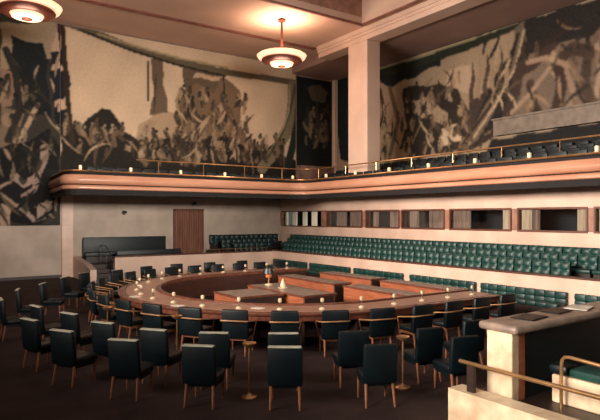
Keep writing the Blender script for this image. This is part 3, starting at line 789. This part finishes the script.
side = [
 ((2.09,10.18), 'teal side chair, leftmost of the five foreground chairs seen from behind'),
 ((2.72,8.88), 'teal side chair, second from the left of the five foreground chairs'),
 ((3.55,7.82), 'teal side chair, middle one of the five foreground chairs, left of an ashtray stand'),
 ((4.58,7.01), 'teal side chair in the very middle foreground, seen squarely from behind'),
 ((5.85,6.3), 'teal side chair in the foreground just left of the right ashtray stand'),
 ((6.15,7.3), 'teal side chair half hidden behind the foreground chair by the right ashtray stand'),
 ((1.81,11.64), 'teal side chair at the left, behind and left of the leftmost foreground chair'),
 ((4.14,8.56), 'teal side chair in the middle ring, left of the near ashtray stand'),
 ((5.08,7.85), 'teal side chair directly in front of the middle foreground chair'),
 ((3.42,9.37), 'teal side chair behind the gap between the second and third foreground chairs'),
 ((2.87,10.53), 'teal side chair in the middle ring, behind and left of the second foreground chair'),
 ((2.58,11.92), 'teal side chair in the middle ring at the left, beside the tall stand'),
 ((2.2,13.3), 'teal side chair in the left group, level with the round end of the table'),
 ((1.7,14.9), 'teal side chair in the left group, nearest the left photo edge'),
 ((2.3,16.6), 'teal side chair in the left group, turned side on before the pale wall'),
 ((3.1,17.7), 'teal side chair in the left group, next to last towards the pale wall'),
 ((4.0,19.1), 'teal side chair in the left group closest to the pale wall'),
 ((4.85,20.2), 'teal side chair before the end wall of the gallery stair'),
 ((6.1,20.6), 'teal side chair standing just in front of the gallery stair'),
 ((7.5,21.5), 'teal side chair behind the far arm, first right of the stair'),
 ((8.9,21.9), 'teal side chair behind the far arm, second right of the stair'),
 ((10.4,21.9), 'teal side chair behind the far arm, third right of the stair'),
 ((12.0,21.9), 'teal side chair behind the far arm, nearest the corner benches'),
 ((7.4,6.75), 'teal side chair right of the right ashtray stand, seen three quarters from behind'),
 ((7.35,5.95), 'teal side chair nearest the marble desk end, beside the brass rail'),
 ((8.64,6.78), 'teal side chair behind the marble end of the desk'),
 ((9.9,6.7), 'teal side chair in the outer ring hidden by the marble desk'),
]
for (x, y), lab in side:
    if x < CX: n = Vector((x-CX, y-CY)).normalized()
    else: n = Vector((0, -1 if y < CY else 1))
    a = faced(n)
    o = (x - n[0]*.27, y - n[1]*.27)
    (CD if x > 5.5 and y < 10 else CB).place((o[0], o[1], 0), a + random.Random(int(x*100)).uniform(-.06,.06), lab, 'side chairs around the outside')

# microphones on the table
r = thing('microphone', '', 'microphone')
MB().lathe([(.075,0),(.075,.025),(.03,.045),(.015,.05)], n=14).build('base', M['cream'], r, True)
MB().tube([(0,0,.04),(0,0,.17)], .012, 6).build('stem', M['grey_metal'], r)
MB().rbox(-.04, .04, -.035, .035, .16, .26, .025, 2).build('head', M['cream'], r, True)
MC = Maker(r)
for i, (p, n) in enumerate(path_points(4.72, .98, .5)):
    MC.place((p[0], p[1], .768), faced(n), 'small cream table microphone, %s from the tip of the far arm' % ordn(i+1), 'microphones on the horseshoe table')

# papers lying on the table
for i, (x, y, a, lab) in enumerate(((5.2, 12.7, .5, 'small white note sheet on the near left curve of the table'), (6.6,11.3,.2,'white note sheet on the near side of the table'), (4.85,14.8,.1,'white note sheets at the round end of the table'))):
    b = MB(); b.box(-.11,.11,-.15,.15,0,.008); o = b.build('note_sheet', M['paper']); o.location = (x,y,.767); o.rotation_euler = (0,0,a); tag(o, lab, 'paper')

# ------------------------------------------------------------------ desks inside the horseshoe
def desk(lab, x0, x1, y0, y1, h=.76, top='stone_top', open_side=None):
    t = thing('desk', lab, 'desk', ((x0+x1)/2, (y0+y1)/2, 0), 0, 'desks inside the horseshoe')
    a, b = (x1-x0)/2, (y1-y0)/2
    MB().box(-a, a, -b, b, h-.05, h).build('desktop', M['wood_top'], t)
    MB().box(-a+.1, a-.1, -b+.1, b-.1, h, h+.006).build('writing_surface', M[top], t)
    MB().box(-a+.02, -a+.06, -b+.03, b-.03, 0, h-.05).build('front_panel', M['wood'], t)
    for s in (-1, 1): MB().box(-a+.06, a-.1, s*(b-.03)-.02, s*(b-.03)+.02, 0, h-.05).build('side_panel', M['wood_dark'], t)
    n = max(1, int(2*b/1.5))
    MB().box(a-.3, a-.12, -b+.3, b-.3, h-.17, h-.05).build('drawer', M['wood'], t)
    return t
desk('long wooden desk facing the round end, on the far side of the gap', 11.0, 11.75, 14.05, 17.4)
desk('long wooden desk facing the round end, on the near side of the gap', 11.0, 11.75, 10.72, 13.6)
desk('rear wooden desk towards the green benches, far one of the pair', 12.9, 13.6, 14.4, 17.4)
desk('rear wooden desk towards the green benches, near one of the pair', 12.9, 13.6, 10.8, 14.0)
desk('grey topped table in the middle of the horseshoe with a lamp on it', 8.6, 9.75, 12.3, 15.4)
desk('low desk with a lit wooden front, foremost inside the round end', 7.05, 8.5, 13.1, 14.6)
# lamp, jug on the middle table
t = thing('desk_lamp', 'dark shaded desk lamp with orange glow on the middle table', 'lamp', (9.15, 15.0, .766))
MB().lathe([(.12,0),(.12,.03),(.03,.05)], n=16).build('base', M['cream'], t, True)
MB().tube([(0,0,.04),(0,0,.3)], .02).build('stem', M['brass'], t)
MB().lathe([(.09,.24),(.1,.34),(.06,.36)], n=16).build('bulb', mat('lamp_bulb', (190,110,60), .5, emit=(255,120,50), estr=.12), t, True)
MB().lathe([(.19,.36),(.16,.52),(.05,.54)], n=16).build('lamp_shade', M['dark_plastic'], t, True)
t = thing('water_carafe', 'pale carafe on a tray on the middle table', 'carafe', (9.1, 14.1, .766))
MB().lathe([(.14,0),(.15,.02),(.1,.025)], n=16).build('tray', M['cream'], t, True)
MB().lathe([(.07,.025),(.085,.1),(.05,.18),(.03,.24),(.04,.27)], n=16).build('bottle', M['cream'], t, True)

# ------------------------------------------------------------------ ashtray stands
r = thing('ashtray_stand', '', 'ashtray')
MB().lathe([(.13,0),(.13,.02),(.05,.05),(.02,.08)], n=18).build('base', M['brass'], r, True)
MB().tube([(0,0,.07),(0,0,.82)], .016, 8).build('pole', M['brass'], r)
MB().lathe([(.03,.80),(.1,.84),(.115,.88),(.1,.87),(.04,.85)], n=18).build('bowl', M['brass'], r, True)
AS = Maker(r)
for (x, y), lab in (((4.42,7.84),'brass ashtray stand left of the middle foreground chair'),((6.81,6.8),'brass ashtray stand on the right, beyond the foreground chair'),((4.42,10.85),'brass ashtray stand close to the table, near left side'),((3.55,12.75),'brass ashtray stand beside the round end of the table')):
    AS.place((x,y,0), 0, lab, 'brass ashtray stands')

# ------------------------------------------------------------------ rostrum desk, steps, rails at the lower right
struct('floor_rostrum', MB().box(6.5, 14.0, -1.0, 5.3, 0, .35), M['wood_dark'])
t = thing('rostrum_desk', 'long dark desk with a marble end and stone top at the lower right', 'desk', (6.74, 4.6, .35))
MB().rbox(0, .16, .05, .46, 0, .95, .01, 1).build('end_pier', M['marble_pier'], t)
MB().box(.16, 5.5, .07, .13, 0, .95).build('front_panel', M['leather_dark'], t)
MB().box(.162, .30, .05, .07, 0, .95).build('corner_post', M['wood'], t)
MB().box(.16, 5.5, .40, .46, 0, .95).build('back_panel', M['wood_dark'], t)
MB().rbox(-.05, 5.6, -.05, .58, .94, 1.06, .05, 3).build('desktop', M['stone_top'], t, True)
for (x, y, a, nm, m, lab) in ((8.9,4.9,.3,'document_sheet','paper','large white paper on the marble desk at the right edge'),(7.45,4.85,.15,'blotter','dark_plastic','dark blotter lying on the near end of the marble desk'),(8.3,4.95,.1,'blotter','dark_plastic','dark folder further along the marble desk')):
    b = MB(); b.rbox(-.26,.26,-.17,.17,0,.014,.005,1); o = b.build(nm, M[m]); o.location = (x,y,1.421); o.rotation_euler = (0,0,a); tag(o, lab, 'paper' if m == 'paper' else 'blotter')
w = MB(); w.box(6.2, 6.5, -1.0, 5.3, 0, .49)
struct('wall_rostrum', w, M['marble_pier'])
t = thing('brass_handrail', 'long straight brass handrail on the marble parapet at the lower right', 'handrail', (6.3, 5.1, .49))
MB().tube([(0,.08,.39),(0,-6,.39)], .028, 10).build('handrail', M['brass'], t, True)
for y in (-.12, -2.6, -5.0): MB().rbox(-.035, .035, y-.06, y+.06, 0, .37, .01, 1).build('post', M['wood_dark'], t)
t = thing('curved_handrail', 'bent brass handrail beside the green cushioned seat', 'handrail', (7.1, 4.15, .35))
P = [(0,0,0),(0,0,.55),(0,-.01,.64),(0,-.05,.69),(0,-.12,.70),(0,-.3,.69),(0,-.9,.655),(0,-2.4,.56)]
MB().tube(P, .024, 10).build('handrail', M['brass'], t, True)
MB().tube([(0,-2.3,0),(0,-2.3,.56)], .02, 8).build('post', M['brass'], t)
t = thing('marble_bench', 'pale marble bench with a green cushion at the lower right edge', 'bench', (7.25, 4.38, .35))
MB().rbox(0, .6, -2.4, 0, 0, .38, .015, 1).build('base', M['marble_pier'], t)
MB().rbox(.02, .6, -2.38, -.23, .38, .5, .04, 2).build('cushion', M['leather_green'], t, True)
MB().rbox(.0, .3, -.22, .06, .38, .52, .05, 2).build('armrest', M['leather'], t, True)
